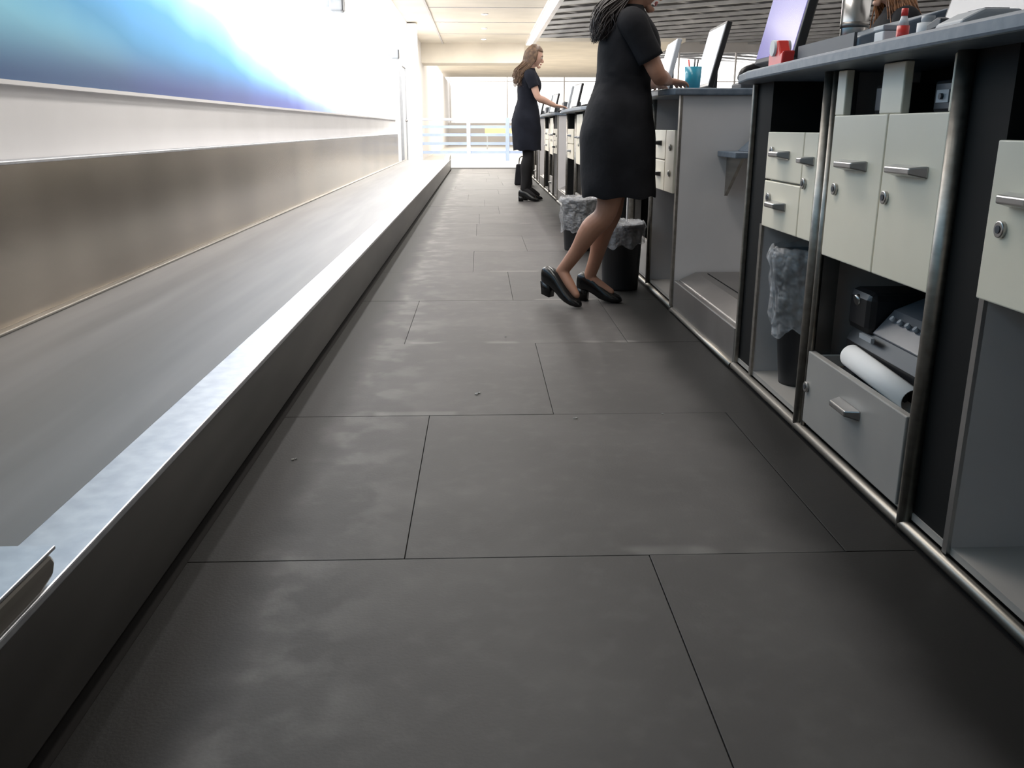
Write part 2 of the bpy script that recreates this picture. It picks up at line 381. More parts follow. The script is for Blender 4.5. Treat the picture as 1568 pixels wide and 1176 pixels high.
# ---------------------------------------------------------------- counters
FX = .92; BX = 1.56; ZT = 1.02
def handle(par, y, z, x=None, w=.12):
    x = FX-.012 if x is None else x
    bm = bmesh.new(); h = w/2
    P = [(x,-h,.0),(x,h,0),(x-.034,h-.018,-.004),(x-.034,-h+.018,-.004),
         (x,-h,-.026),(x,h,-.026),(x-.034,h-.018,-.018),(x-.034,-h+.018,-.018)]
    v = [bm.verts.new((p[0], y+p[1], z+.01+p[2])) for p in P]
    for f in ((0,1,2,3),(7,6,5,4),(0,3,7,4),(1,5,6,2),(3,2,6,7),(0,4,5,1)): bm.faces.new([v[i] for i in f])
    finish(bm, 'handle', M['chrome'], par, bevel=.003)
def lock(par, y, z, x=None):
    x = FX-.012 if x is None else x
    cyl('lock', (x+.002,y,z), (x-.008,y,z), .015, M['chrome'], par, bevel=.002)
    cyl('lock_core', (x-.008,y,z), (x-.0095,y,z), .007, M['darkgrey'], par)
def post(par, y, z0=.012, z1=.99, r=.018):
    bm = bmesh.new()
    tube(bm,[(FX-.005,y,z0),(FX-.005,y,z1)],[(r*.9,r),(r*.9,r)],18,ref=(1,0,0),sub=1,caps=False)
    o = finish(bm,'post',M['alu'],par)
    for p in o.data.polygons: p.use_smooth = len(p.vertices)==4
    box('post_web', FX+r*.5, FX+.05, y-r*.45,y+r*.45, z0+.06,z1-.002, M['aludark'], par)
def front(par, y0, y1, z0, z1, m=None, nm='drawer_front'):
    box(nm, FX-.012, FX+.008, y0, y1, z0, z1, m or M['cream'], par, bevel=.003)
def shell(par, y0, y1, lengths=True):
    n = 12; y0w, y1w = y0-.03, y1+.03
    pts = [(1.60,y0w,.99),(1.60,y1w,.99)]
    for i in range(n+1):
        t = i/n; y = y1w + (y0w-y1w)*t
        pts.append((.835-.03*math.sin(math.pi*t)+ (0.03 if i in (0,n) else 0), y, .99))
    poly_prism('worktop', pts, (0,0,.03), M['slate'], par, bevel=.006)
    box('back_panel', BX-.02, BX, y0, y1, .05, .99, M['black'], par)
    box('base_plinth', .96, BX, y0, y1, .002, .04, M['black'], par)
    box('bay_floor', FX, BX-.02, y0, y1, .04, .055, M['greydraw'], par)
    cyl('base_rail', (FX-.008,y0,.0225), (FX-.008,y1,.0225), .014, M['alu'], par)
def divider(par, y, m, z0=.055, z1=.99, t=.018, x1=None):
    box('divider', FX, x1 or BX-.02, y-t/2, y+t/2, z0, z1, m, par)
def blackcol(par, y0, y1):
    box('black_end_column', FX+.004, BX-.02, y0, y1, .055, .99, M['black'], par)

c = empty('check_in_counter', (1.2, 1.8, 0)); Y0, Y1 = .45, 3.06
shell(c, Y0, Y1)
blackcol(c, 2.89, 3.06); box('end_edge', FX-.012,FX+.004,3.045,3.062,.03,.99, M['alu'], c, bevel=.003)
divider(c, 2.875, M['greylam'], z1=.55)
box('edge_trim', FX-.008,FX,2.864,2.886,.04,.55, M['alu'], c)
front(c, 2.535,2.858,.695,.838); front(c, 2.535,2.858,.547,.690); front(c, 2.425,2.530,.547,.838, nm='narrow_door')
handle(c, 2.70,.775); handle(c,2.70,.625); handle(c,2.475,.765,w=.07); lock(c,2.50,.70); lock(c, 2.80,.78); lock(c, 2.80,.64)
box('drawer_box', FX+.008, 1.45, 2.43,2.86,.552,.83, M['greylam'], c)
post(c, 2.395); divider(c, 2.42, M['greylam'], t=.012); post(c, 2.355, r=.010)
front(c, 2.022,2.33,.525,.88, nm='door'); front(c, 1.752,2.017,.525,.88, nm='door')
box('box_shell', FX+.008,1.45,1.757,2.33,.53,.875, M['greylam'], c)
for (a,b_) in ((2.275,2.33),(1.962,2.07),(1.752,1.762)):
    front(c, a,b_,.88,.988, nm='stile')
box('pocket_back', 1.12,1.14,1.76,2.33,.88,.988, M['black'], c)
handle(c, 2.17,.765,w=.14); handle(c,1.88,.765,w=.15); lock(c,2.275,.70); lock(c,1.985,.70)
box('pocket_device', FX+.03,1.10,2.09,2.2,.88,.95, M['blackpl'], c, bevel=.01)
box('pocket_reader', FX+.03,1.10,1.81,1.91,.88,.945, M['blackpl'], c, bevel=.008)
box('reader_label', FX+.026,FX+.03,1.84,1.89,.90,.925, M['lightgrey'], c)
cyl('reader_key', (FX+.026,1.865,.912),(FX+.02,1.865,.912), .006, M['darkgrey'], c)
divider(c, 1.735, M['black']); post(c, 1.728, r=.019)
front(c, 1.765,2.36,.05,.255, M['greydraw']); handle(c, 2.05,.185,w=.13); lock(c,2.335,.155)
box('pullout_side', FX+.008,1.35,2.33,2.345,.06,.245, M['beige'], c)
box('pullout_side_b', FX+.008,1.35,1.775,1.79,.06,.245, M['wood'], c)
box('pullout_floor', FX+.008,1.35,1.79,2.33,.20,.215, M['wood'], c)
blackcol(c, 1.575,1.715)
divider(c, 1.558, M['greylam'], z1=.55)
box('edge_trim', FX-.008,FX,1.549,1.566,.04,.55, M['chrome'], c)
front(c, .80,1.572,.55,.83); box('drawer_box', FX+.008,1.45,.80,1.54,.555,.825, M['greylam'], c)
handle(c, 1.455,.735,w=.12); lock(c,1.52,.68)
divider(c, .78, M['greylam']); blackcol(c, .46,.76); post(c,.75)

# --- printer
p = empty('office_printer', (1.1, 2.07, .215))
poly_prism('body', [(.975,1.86,.216),(1.30,1.86,.216),(1.30,1.86,.42),(1.16,1.86,.445),(1.06,1.86,.42),(.995,1.86,.35),(.975,1.86,.31)], (0,.42,0), M['blackpl'], p, bevel=.014)
poly_prism('control_panel', [(.985,1.872,.352),(1.035,1.872,.412),(1.11,1.872,.442),(1.11,1.872,.430),(1.05,1.872,.406),(.995,1.872,.345)], (0,.27,0), M['printgrey'], p, bevel=.003)
poly_prism('scanner_lid', [(1.12,1.865,.445),(1.30,1.865,.425),(1.30,1.865,.465),(1.14,1.865,.468)], (0,.40,0), M['blackpl'], p, bevel=.008)
box('side_cover', .975,1.15,2.15,2.285,.34,.45, M['blackpl'], p, bevel=.02)
cyl('power_button', (.985,2.225,.425),(.970,2.225,.42),.014, M['chrome'], p)
for i in range(6):
    y = 1.90+i*.04
    cyl('button_%d'%i, (1.02,y,.39),(1.010,y,.400),.0065, M['lightgrey'], p, seg=10)
box('badge', .965,.974,2.10,2.17,.335,.347, M['lightgrey'], p)
box('paper_slot', .968,.976,1.90,2.2,.24,.285, M['darkgrey'], p)
box('output_tray', .945,.976,1.88,2.25,.225,.235, M['blackpl'], p, bevel=.003)
bm = bmesh.new(); pr = None
for i in range(19):
    a = -.3+i/18*math.pi*1.35
    x = .958 - .030*math.sin(a); z = .274+.030*math.cos(a)
    row = (bm.verts.new((x-.004, 1.83,z-.008)), bm.verts.new((x+.006,2.20,z+.004)))
    if pr: bm.faces.new([pr[0],pr[1],row[1],row[0]])
    pr = row
o = finish(bm, 'curled_paper', M['paper'], p, smooth=True); s = o.modifiers.new('s','SOLIDIFY'); s.thickness = .002

# --- waste bins
def waste_bin(loc, rt, rb, h, bag=True, drop=.14):
    x,y,z = loc
    e = empty('waste_bin', loc)
    bm = bmesh.new()
    prof = [(0.001,0),(rb,0),(rb*1.02,.01),(rt,h),(rt+.006,h),(rt+.006,h-.02),(rt-.006,h-.015),(rb-.01,.012),(.001,.012)]
    seg=28; rings=[]
    for r,zz in prof:
        rings.append([bm.verts.new((x+r*math.cos(2*math.pi*k/seg), y+r*math.sin(2*math.pi*k/seg), z+zz)) for k in range(seg)])
    for a,b_ in zip(rings,rings[1:]):
        for k in range(seg): bm.faces.new([a[k],a[(k+1)%seg],b_[(k+1)%seg],b_[k]])
    finish(bm,'tub',M['bin'],e,smooth=True)
    if bag:
        bm = bmesh.new(); rings=[]; seg=96
        rr = lambda zz: rb+(rt-rb)*zz/h
        prof = [(rt-.02,h-.12),(rt-.012,h-.03),(rt+.002,h+.016),(rt+.012,h+.012),(rt+.014,h-.02)]
        for q in (.2,.35,.5,.65,.8,.9,1.0): prof.append((rr(h-drop*q)+.012, h-drop*q))
        nj = len(prof)
        for j,(r,zz) in enumerate(prof):
            ring=[]
            for k in range(seg):
                a=2*math.pi*k/seg
                nn = noise.noise(Vector((math.cos(a)*2+x,math.sin(a)*2+y,j*.5)))
                n2 = noise.noise(Vector((math.cos(a)*6,math.sin(a)*6,j*.9+5)))
                n3 = noise.noise(Vector((math.cos(a)*14,math.sin(a)*14,j*.5+9)))
                q = r + (.014*abs(nn)+.012*n2+.005*n3 if j>3 else .004*n2)
                dz = .035*nn+.01*n2 if j==nj-1 else (.010*nn+.006*n2 if j in(2,3) else 0)
                ring.append(bm.verts.new((x+q*math.cos(a),y+q*math.sin(a),z+zz+dz)))
            rings.append(ring)
        for a,b_ in zip(rings,rings[1:]):
            for k in range(seg): bm.faces.new([a[k],a[(k+1)%seg],b_[(k+1)%seg],b_[k]])
        finish(bm,'liner_bag',M['bag'],e,smooth=True)
    return e
waste_bin((1.025,2.72,.0555), .108,.062,.425, drop=.25)
waste_bin((.755,4.75,.0085), .112,.095,.35, drop=.11)
waste_bin((.70,6.35,.0085), .125,.10,.36, drop=.22)

# --- far counters
def counter(y0, L=2.2):
    c = empty('check_in_counter', (1.2, y0+L/2, 0)); y1 = y0+L
    shell(c, y0, y1)
    box('end_panel', FX-.01, BX, y0, y0+.03, .0015, .99, M['greylam'], c, bevel=.003)
    box('end_edge', FX-.02, FX-.01, y0-.002, y0+.032, .0015, .99, M['alu'], c)
    blackcol(c, y0+.03, y0+.10)
    front(c, y0+.12, y0+.32,.55,.84, nm='narrow_door'); lock(c,y0+.2,.76); lock(c,y0+.2,.64)
    front(c, y0+.33, y0+.62,.70,.84); front(c, y0+.33,y0+.62,.55,.695); handle(c,y0+.47,.78); handle(c,y0+.47,.63)
    box('drawer_box', FX+.008,1.45,y0+.12,y0+.62,.552,.835, M['greylam'], c)
    divider(c, y0+.65, M['greylam']); post(c,y0+.66)
    front(c, y0+.69,y0+.97,.525,.97,nm='door'); front(c,y0+.975,y0+1.25,.525,.97,nm='door')
    handle(c,y0+.83,.77); handle(c,y0+1.11,.77); lock(c,y0+.72,.70); lock(c,y0+1.0,.70)
    box('box_shell', FX+.008,1.45,y0+.69,y0+1.25,.53,.96, M['greylam'], c)
    front(c,y0+.69,y0+1.25,.06,.255,M['greydraw']); handle(c,y0+.97,.18)
    post(c,y0+1.28,r=.022); blackcol(c,y0+1.31,y0+1.48)
    divider(c,y0+1.5,M['greylam'])
    front(c,y0+1.53,y1-.1,.70,.84); front(c,y0+1.53,y1-.1,.55,.695); handle(c,y0+1.8,.78); handle(c,y0+1.8,.63)
    box('drawer_box', FX+.008,1.45,y0+1.53,y1-.1,.552,.835, M['greylam'], c)
    divider(c,y1-.05,M['black'],t=.06); post(c,y1-.03)
    return c
starts = [4.12+3.25*i for i in range(5)]
for y in starts: counter(y)

def scale_unit(y0, y1):
    s = empty('baggage_scale', (1.2,(y0+y1)/2,0))
    y0 += .012; y1 -= .012
    box('front_skirt', FX-.01, FX+.012, y0,y1,.02,.158, M['scale'], s, bevel=.004)
    poly_prism('platform', [(FX+.012,y0,.03),(FX+.012,y0,.160),(FX+.09,y0,.198),(BX,y0,.198),(BX,y0,.03)], (0,y1-y0,0), M['scale'], s, bevel=.006)
    box('feet', FX+.05,BX-.05,y0+.05,y1-.05,.0015,.03, M['black'], s)
    box('plate_seam', FX+.13,FX+.135,y0+.06,y1-.06,.198,.200, M['black'], s)
    cyl('base_rail', (FX-.012,y0,.018),(FX-.012,y1,.018),.012,M['alu'],s)
scale_unit(3.062, 4.12)
for y in starts[:-1]: scale_unit(y+2.2, y+3.25)

s = empty('folding_side_shelf', (1.25,4.0,.73))
box('shelf', 1.08,1.50,3.82,4.115,.725,.75, M['slate'], s, bevel=.004)
poly_prism('bracket', [(1.12,4.10,.725),(1.12,3.86,.725),(1.12,4.10,.55)], (.015,0,0), M['alu'], s)
poly_prism('bracket_b', [(1.40,4.10,.725),(1.40,3.86,.725),(1.40,4.10,.55)], (.015,0,0), M['alu'], s)
poly_prism('keypad_box', [(1.16,3.86,.75),(1.45,3.86,.75),(1.45,3.86,.87),(1.28,3.86,.86)], (0,.22,0), M['slate'], s, bevel=.006)

# ---------------------------------------------------------------- desk equipment
def monitor(x, y, z, rot=0, tilt=12, w=.44, h=.29, m='scr_purple', frame='blackpl', name='computer_monitor', lift=.03, base=.16):
    e = empty(name, (x,y,z))
    R = Matrix.Translation((x,y,z)) @ Matrix.Rotation(math.radians(rot),4,'Z')
    T = R @ Matrix.Translation((0,0,lift)) @ Matrix.Rotation(math.radians(tilt),4,'Y')
    box('bezel', 0,.028,-w/2,w/2,0,h+.03, M[frame], e, bevel=.005, Mx=T)
    bm = bmesh.new(); addbox(bm, -.002,.0005,-w/2+.014,w/2-.014,.018,h+.014)
    o = finish(bm,'screen',M[m],None); o.parent = e; o.matrix_parent_inverse = Matrix.Translation((x,y,z)).inverted(); o.matrix_basis = T
    box('stand_neck', .028,.055,-.03,.03,-lift+.012,h*.5, M['darkgrey'], e, bevel=.004, Mx=R@Matrix.Translation((0.03,0,lift)))
    box('stand_base', -.01,base,-.10,.10,0,.014, M['darkgrey'], e, bevel=.006, Mx=R)
    return e
monitor(.915,2.90,ZT,0,13, w=.38, m='scr_purple')
def keyboard(x,y,z,rot=0):
    e = empty('computer_keyboard',(x,y,z)); R = Matrix.Translation((x,y,z))@Matrix.Rotation(math.radians(rot),4,'Z')
    box('tray', -.07,.07,-.21,.21,0,.018,M['blackpl'],e,bevel=.004,Mx=R)
    bm=bmesh.new()
    for i in range(5):
        for j in range(14):
            addbox(bm,-.062+i*.025,-.042+i*.025,-.2+j*.0287,-.177+j*.0287,.018,.026,0,R)
    finish(bm,'keys',M['darkgrey'],e)
e = empty('document_tray',(.98,2.4,ZT))
poly_prism('base', [(.885,2.17,ZT),(1.10,2.17,ZT),(1.10,2.17,ZT+.10),(.885,2.17,ZT+.035)], (0,.40,0), M['slate'], e, bevel=.006)
box('lip', .878,.885,2.18,2.56,ZT+.002,ZT+.045, M['darkgrey'], e)
e = empty('tape_dispenser',(.865,2.67,ZT))
poly_prism('body',[(.85,2.61,ZT),(.85,2.73,ZT),(.85,2.73,ZT+.03),(.85,2.70,ZT+.07),(.85,2.66,ZT+.07),(.85,2.63,ZT+.03),(.85,2.60,ZT+.04)],(.035,0,0),M['red'],e,bevel=.005)
cyl('roll',(.843,2.68,ZT+.05),(.892,2.68,ZT+.05),.022,M['paper'],e)
e = empty('steel_travel_mug',(1.06,2.64,ZT))
cyl('cup',(1.06,2.64,ZT),(1.06,2.64,ZT+.20),.034,M['chrome'],e,r2=.040,seg=28)
cyl('band',(1.06,2.64,ZT+.10),(1.06,2.64,ZT+.115),.0385,M['aludark'],e,seg=28)
cyl('lid',(1.06,2.64,ZT+.20),(1.06,2.64,ZT+.225),.041,M['white'],e,r2=.036,seg=28)
e = empty('stamp_box',(.93,2.10,ZT)); box('box',.905,.95,2.085,2.135,ZT,ZT+.04,M['white'],e,bevel=.004); box('lid',.903,.952,2.083,2.137,ZT+.04,ZT+.052,M['lightgrey'],e,bevel=.003)
e = empty('glue_bottle',(.91,2.0,ZT))
cyl('bottle',(.91,2.0,ZT),(.91,2.0,ZT+.040),.013,M['red'],e); cyl('neck',(.91,2.0,ZT+.040),(.91,2.0,ZT+.060),.012,M['white'],e,r2=.006); cyl('cap',(.91,2.0,ZT+.060),(.91,2.0,ZT+.075),.007,M['red'],e)
monitor(1.05,1.93,ZT,0,14,w=.40,m='scr_grey',lift=.03)
e = empty('label_printer',(.90,1.72,ZT))
poly_prism('body',[(.86,1.66,ZT),(.97,1.66,ZT),(.97,1.66,ZT+.035),(.90,1.66,ZT+.035),(.86,1.66,ZT+.015)],(0,.10,0),M['lightgrey'],e,bevel=.006)
box('slot',.91,.955,1.68,1.74,ZT+.035,ZT+.038,M['darkgrey'],e)
e = empty('correction_tape_pot',(.90,1.87,ZT))
cyl('pot',(.90,1.87,ZT),(.90,1.87,ZT+.032),.020,M['white'],e); cyl('lid',(.90,1.87,ZT+.032),(.90,1.87,ZT+.045),.013,M['lightgrey'],e)
e = empty('stapler',(.89,1.80,ZT))
poly_prism('base',[(.875,1.775,ZT),(.90,1.775,ZT),(.90,1.83,ZT),(.875,1.83,ZT)],(0,0,.008),M['blackpl'],e,bevel=.002)
poly_prism('arm',[(.878,1.775,ZT+.016),(.878,1.83,ZT+.010),(.878,1.83,ZT+.024),(.878,1.79,ZT+.034),(.878,1.775,ZT+.030)],(.02,0,0),M['darkgrey'],e,bevel=.003)
e = empty('pen_cup',(1.06,4.60,ZT))
bm = bmesh.new(); seg=24; rings=[]
for r,zz in ((.001,0),(.036,0),(.042,.12),(.038,.12),(.032,.006),(.001,.006)):
    rings.append([bm.verts.new((1.06+r*math.cos(2*math.pi*k/seg),4.60+r*math.sin(2*math.pi*k/seg),ZT+zz)) for k in range(seg)])
for a,b_ in zip(rings,rings[1:]):
    for k in range(seg): bm.faces.new([a[k],a[(k+1)%seg],b_[(k+1)%seg],b_[k]])
finish(bm,'cup',M['cyan'],e,smooth=True)
for i,(dx,dy,mm) in enumerate(((.015,.01,'blackpl'),(-.012,.008,'red'),(.0,-.015,'darkgrey'))):
    cyl('pen_%d'%i,(1.06+dx*.4,4.60+dy*.4,ZT+.008),(1.06+dx*1.8,4.60+dy*1.8,ZT+.155),.004,M[mm],e,seg=8)
monitor(1.16,4.86,ZT,-3,14,m='scr_white')
keyboard(1.0,5.20,ZT)
def phone(x,y,z):
    e = empty('desk_telephone',(x,y,z))
    poly_prism('base',[(x-.09,y,z),(x+.09,y,z),(x+.09,y,z+.07),(x-.09,y,z+.025)],(0,.16,0),M['darkgrey'],e,bevel=.006)
    bm=bmesh.new(); tube(bm,[(x-.08,y+.03,z+.05),(x-.06,y+.03,z+.085),(x+.06,y+.03,z+.115),(x+.085,y+.03,z+.095)],[.022,.016,.016,.022],10)
    finish(bm,'handset',M['blackpl'],e,smooth=True)
phone(1.27,4.16,ZT)
for i,y in enumerate(starts[1:]):
    monitor(1.12,y+.55,ZT,5,13,m='scr_white',frame='blackpl')
    monitor(1.12,y+1.35,ZT,-4,13,m='scr_white',frame='lightgrey')
    keyboard(.95,y+1.35,ZT); phone(1.33,y+.9,ZT)
    e = empty('boarding_pass_printer',(1.25,y+1.85,ZT)); box('body',1.12,1.36,y+1.72,y+1.98,ZT,ZT+.17,M['darkgrey'],e,bevel=.02); box('paper_out',1.11,1.125,y+1.78,y+1.92,ZT+.08,ZT+.11,M['paper'],e)
monitor(1.12,starts[0]+1.65,ZT,-4,13,m='scr_white',frame='lightgrey')

# ---------------------------------------------------------------- railing & background
r = empty('barrier_railing',(-.3,24,0))
for x in (-1.55,-.3,.72,2.1):
    box('post',x-.05,x+.05,23.96,24.03,0,1.1,M['bluerail'] if x>0 else M['greyrail'],r,bevel=.005)
    box('foot',x-.09,x+.09,23.9,24.1,0,.015,M['greylam'],r)
for i,z in enumerate((.2,.42,.64,.84)):
    box('rail_%d'%i,-1.55,2.1,23.985,24.015,z,z+.07,M['bluerail'],r)
box('top_rail',-1.55,2.1,23.97,24.03,1.03,1.09,M['greyrail'],r,bevel=.01)
e = empty('hall_glow_board',(.9,38,1)); box('glow_board',.2,1.9,38,38.1,.55,.95,M['yellow'],e,bevel=.01)  # made-up board, its colour stands for a yellow glow in the hall
for x in (.3,1.8): box('glow_board_leg',x-.03,x+.03,38.02,38.08,0,.55,M['lightgrey'],e)
bag = empty('black_tote_bag',(.62,13.9,.0085))
poly_prism('body',[(.52,13.8,.0085),(.80,13.8,.0085),(.77,13.8,.32),(.55,13.8,.32)],(0,.14,0),M['dress'],bag,bevel=.02)
bm=bmesh.new(); tube(bm,[(.59,13.87,.31),(.61,13.87,.42),(.71,13.87,.42),(.73,13.87,.31)],[.008]*4,8); finish(bm,'strap',M['leather'],bag,smooth=True)

# ---------------------------------------------------------------- people
def woman(name, origin, rotz, J, rings, headpitch, mats, hair, shoes, sleeve_f=.62, scale=1.0, tights=False):
    root = empty(name, origin)
    W = Matrix.Translation(origin) @ Matrix.Rotation(math.radians(rotz),4,'Z') @ Matrix.Scale(scale,4)
    V = lambda k: Vector(J[k])
    def fin(bm, nm, m, **k):
        for v in bm.verts: v.co = W @ v.co
        return finish(bm, nm, m, root, **k)
    bm = bmesh.new()
    tube(bm,[V('pelvis')+Vector((0,0,-.08)),V('pelvis'),V('spine'),V('chest'),V('neckbase')+Vector((0,0,-.03))],
         [(.13,.09),(.15,.105),(.11,.085),(.135,.10),(.075,.055)], 20, ref=(0,1,0))
    tube(bm,[V('neckbase')+Vector((0,0,-.05)),V('neckbase')+Vector((0,0,.02)),V('head')+Vector((-.02,0,-.05))],[.058,.048,.05],14)
    for s in ('R','L'):
        hip,kn,an = V(s+'hip'),V(s+'knee'),V(s+'ankle')
        tube(bm,[hip+Vector((0,0,.02)),hip.lerp(kn,.45),kn,kn.lerp(an,.28)+Vector((-.012,0,0)),kn.lerp(an,.65),an],[.088,.074,.052,.053,.037,.030],16)
        ft = V(s+'toe')
        tube(bm,[an,an.lerp(ft,.45)+Vector((0,0,.005)),ft.lerp(an,.12)+Vector((0,0,.015))],[.030,.027,.018],12)
        sh,el,wr = V(s+'sh'),V(s+'el'),V(s+'wr')
        tube(bm,[V('neckbase')+Vector((0,0,-.05)),sh,sh.lerp(el,.5),el,el.lerp(wr,.3),wr],[.05,.050,.043,.036,.036,.023],14)
        d = (V(s+'hd')).normalized(); n = Vector((0,0,1)); n = (n-d*n.dot(d)).normalized(); side = d.cross(n)
        th = -1 if s=='R' else 1
        kc = wr + d*.088
        tube(bm,[wr,wr+d*.04,kc],[(.023,.016),(.036,.016),(.039,.012)],14,ref=side)
        for i,(off,ln) in enumerate(((-.031,.058),(-.0105,.072),(.0105,.078),(.031,.070))):
            off *= -1 if th<0 else 1
            base = kc + side*off*1.0
            ang=0; pnt=base; P=[base-d*.015]
            for j,(fr,bend) in enumerate(((.45,.12),(.3,.28),(.25,.3))):
                ang += bend
                pnt = pnt + (d*math.cos(ang)-n*math.sin(ang)+side*off*1.6)*ln*fr
                P.append(pnt)
            tube(bm,[P[0],base]+P[1:],[.009,.009,.0085,.0078,.0065],9,sub=2)
        tb = wr+d*.03+side*.028*th
        tube(bm,[wr+d*.02+side*.01*th,tb,tb+d*.028+side*.024*th-n*.008,tb+d*.055+side*.030*th-n*.014],[.012,.012,.010,.0075],9,sub=2)
    H = Matrix.Translation(V('head')) @ Matrix.Rotation(math.radians(headpitch),4,'Y')
    res = bmesh.ops.create_uvsphere(bm,u_segments=32,v_segments=20,radius=1)
    for v in res['verts']:
        x,y,z = v.co
        if z<0:
            y *= 1-.38*(-z)**1.6
            if x<0: x *= 1-.45*(-z)
            else: x *= 1-.08*(-z)
        if x>0: x *= .96
        v.co = H @ Vector((x*.094,y*.074,z*.116))
    tube(bm,[H@Vector(p) for p in ((.078,0,.012),(.094,0,-.012),(.106,0,-.030),(.092,0,-.038))],[.008,.0095,.013,.009],10,sub=2)
    tube(bm,[H@Vector((.07,0,-.095)),H@Vector((.082,0,-.093))],[.018,.014],10,sub=1)
    for sg in (1,-1):
        tube(bm,[H@Vector(p) for p in ((.0,sg*.070,-.030),(-.008,sg*.078,-.015),(-.014,sg*.082,.008),(-.006,sg*.080,.022),(.004,sg*.072,.015))],[.006,.007,.007,.007,.005],8,sub=2)
        tube(bm,[H@Vector((.078,sg*.015,.022)),H@Vector((.074,sg*.045,.022))],[.007,.006],8,sub=1)
    body = fin(bm,'body',mats['skin'])
    rm = body.modifiers.new('remesh','REMESH'); rm.mode='VOXEL'; rm.voxel_size=.0055; rm.use_smooth_shade=True
    sm = body.modifiers.new('smooth','SMOOTH'); sm.factor=.5; sm.iterations=4
    bm = bmesh.new()
    for sg in (1,-1): ellipsoid(bm,(.078,sg*.030,.002),(.010,.015,.008),H)
    fin(bm,'eyes',M['eye'],smooth=True)
    bm = bmesh.new()
    for sg in (1,-1):
        ellipsoid(bm,(.0865,sg*.030,.002),(.003,.0065,.0065),H)
        tube(bm,[H@Vector((.088,sg*.013,.022)),H@Vector((.087,sg*.032,.028)),H@Vector((.076,sg*.050,.020))],[.003,.0035,.002],6,sub=3)
        tube(bm,[H@Vector((.087,sg*.016,.003)),H@Vector((.089,sg*.030,.0105)),H@Vector((.080,sg*.046,.003))],[.002,.002,.0015],6,sub=3)
    fin(bm,'irises_and_brows',M['iris'],smooth=True)
    bm = bmesh.new()
    tube(bm,[H@Vector((.082,-.024,-.061)),H@Vector((.091,-.008,-.058)),H@Vector((.091,.008,-.058)),H@Vector((.082,.024,-.061))],[.002,.0055,.0055,.002],8,sub=4)
    tube(bm,[H@Vector((.082,-.022,-.063)),H@Vector((.090,0,-.068)),H@Vector((.082,.022,-.063))],[.002,.0065,.002],8,sub=4)
    fin(bm,'lips',M['lip'],smooth=True)
    bm = bmesh.new(); R = catmull([list(q) for q in rings],6); prev=None; seg=64; zb=R[0][2]
    for q in R:
        cx,cy,z,rx,ry = q; ring=[]
        f = max(0,1-(z-zb)/.55)
        wz = math.exp(-((z-(zb+.50))/.07)**2)
        for k in range(seg):
            a = 2*math.pi*k/seg
            ca,sa = math.cos(a),math.sin(a)
            ex = .88
            px = math.copysign(abs(ca)**ex,ca); py = math.copysign(abs(sa)**ex,sa)
            fold = 1 + f*.020*math.sin(7*a+1.3+z*3)+ .05*noise.noise(Vector((ca*1.5,sa*1.5,z*9))) + wz*.05*noise.noise(Vector((ca*2.5,sa*2.5,z*45)))
            ring.append(bm.verts.new((cx+px*rx*fold, cy+py*ry*fold, z + f*.006*math.sin(7*a))))
        if prev:
            for k in range(seg): bm.faces.new([prev[k],prev[(k+1)%seg],ring[(k+1)%seg],ring[k]])
        prev = ring
    o = fin(bm,'dress',mats['dress'],smooth=True)
    sd = o.modifiers.new('thick','SOLIDIFY'); sd.thickness=.005; sd.offset=1
    for s in ('R','L'):
        bm = bmesh.new(); sh,el = V(s+'sh'),V(s+'el')
        a0 = V('neckbase').lerp(sh,.45)+Vector((0,0,-.035))
        e1 = sh.lerp(el,sleeve_f)
        tube(bm,[a0,sh.lerp(a0,.15)+Vector((0,0,-.002)),sh.lerp(el,.3),e1],[.062,.066,.060,.058],20,caps=False)
        bm.faces.ensure_lookup_table()
        big = [f for f in bm.faces if len(f.verts)>4]
        bmesh.ops.delete(bm,geom=big,context='FACES_ONLY')
        o = fin(bm,'sleeve_'+s,mats['dress'],smooth=True); sd=o.modifiers.new('t','SOLIDIFY'); sd.thickness=.004
    if tights:
        bm = bmesh.new()
        for s in ('R','L'):
            hip,kn,an = V(s+'hip'),V(s+'knee'),V(s+'ankle'); ft=V(s+'toe')
            tube(bm,[hip.lerp(kn,.3),kn.lerp(hip,.2),kn,kn.lerp(an,.28)+Vector((-.012,0,0)),kn.lerp(an,.65),an],[.082,.066,.060,.061,.046,.040],16)
            tube(bm,[an,an.lerp(ft,.45)+Vector((0,0,.008)),ft.lerp(an,.15)+Vector((0,0,.017))],[.040,.034,.022],12)
        fin(bm,'tights',M['tights'],smooth=True)
    for s in ('R','L'):
        heel,toe,lift,hh = shoes[s]
        bm = bmesh.new(); hv=Vector(heel); tv=Vector(toe); L=(tv-hv).length; d=(tv-hv).normalized(); sd=Vector((-d.y,d.x,0))
        prev=None; seg=20
        for (t,wd,zb_,zt_) in ((0,.012,hh+.010,hh+.055),(.03,.026,hh+.002,hh+.078),(.12,.034,hh,hh+.090),(.27,.036,hh*.9,hh+.088),(.40,.036,hh*.6,hh+.074),(.52,.038,hh*.28,hh*.6+.070),(.66,.042,.006,hh*.2+.062),(.80,.041,.002,.050),(.92,.032,.003,.038),(.98,.018,.006,.027),(1.0,.006,.010,.018)):
            ring=[]
            for k in range(seg):
                a=2*math.pi*k/seg; ca,sa=math.cos(a),math.sin(a)
                px=math.copysign(abs(ca)**.7,ca)*wd; pz=(zb_+zt_)/2+math.copysign(abs(sa)**(.6 if sa<0 else 1.1),sa)*(zt_-zb_)/2
                p=hv+d*L*t+sd*px+Vector((0,0,pz+lift*(1-t)))
                ring.append(bm.verts.new(p))
            if prev:
                for k in range(seg): bm.faces.new([prev[k],prev[(k+1)%seg],ring[(k+1)%seg],ring[k]])
            else: bm.faces.new(ring[::-1])
            prev=ring
        bm.faces.new(prev)
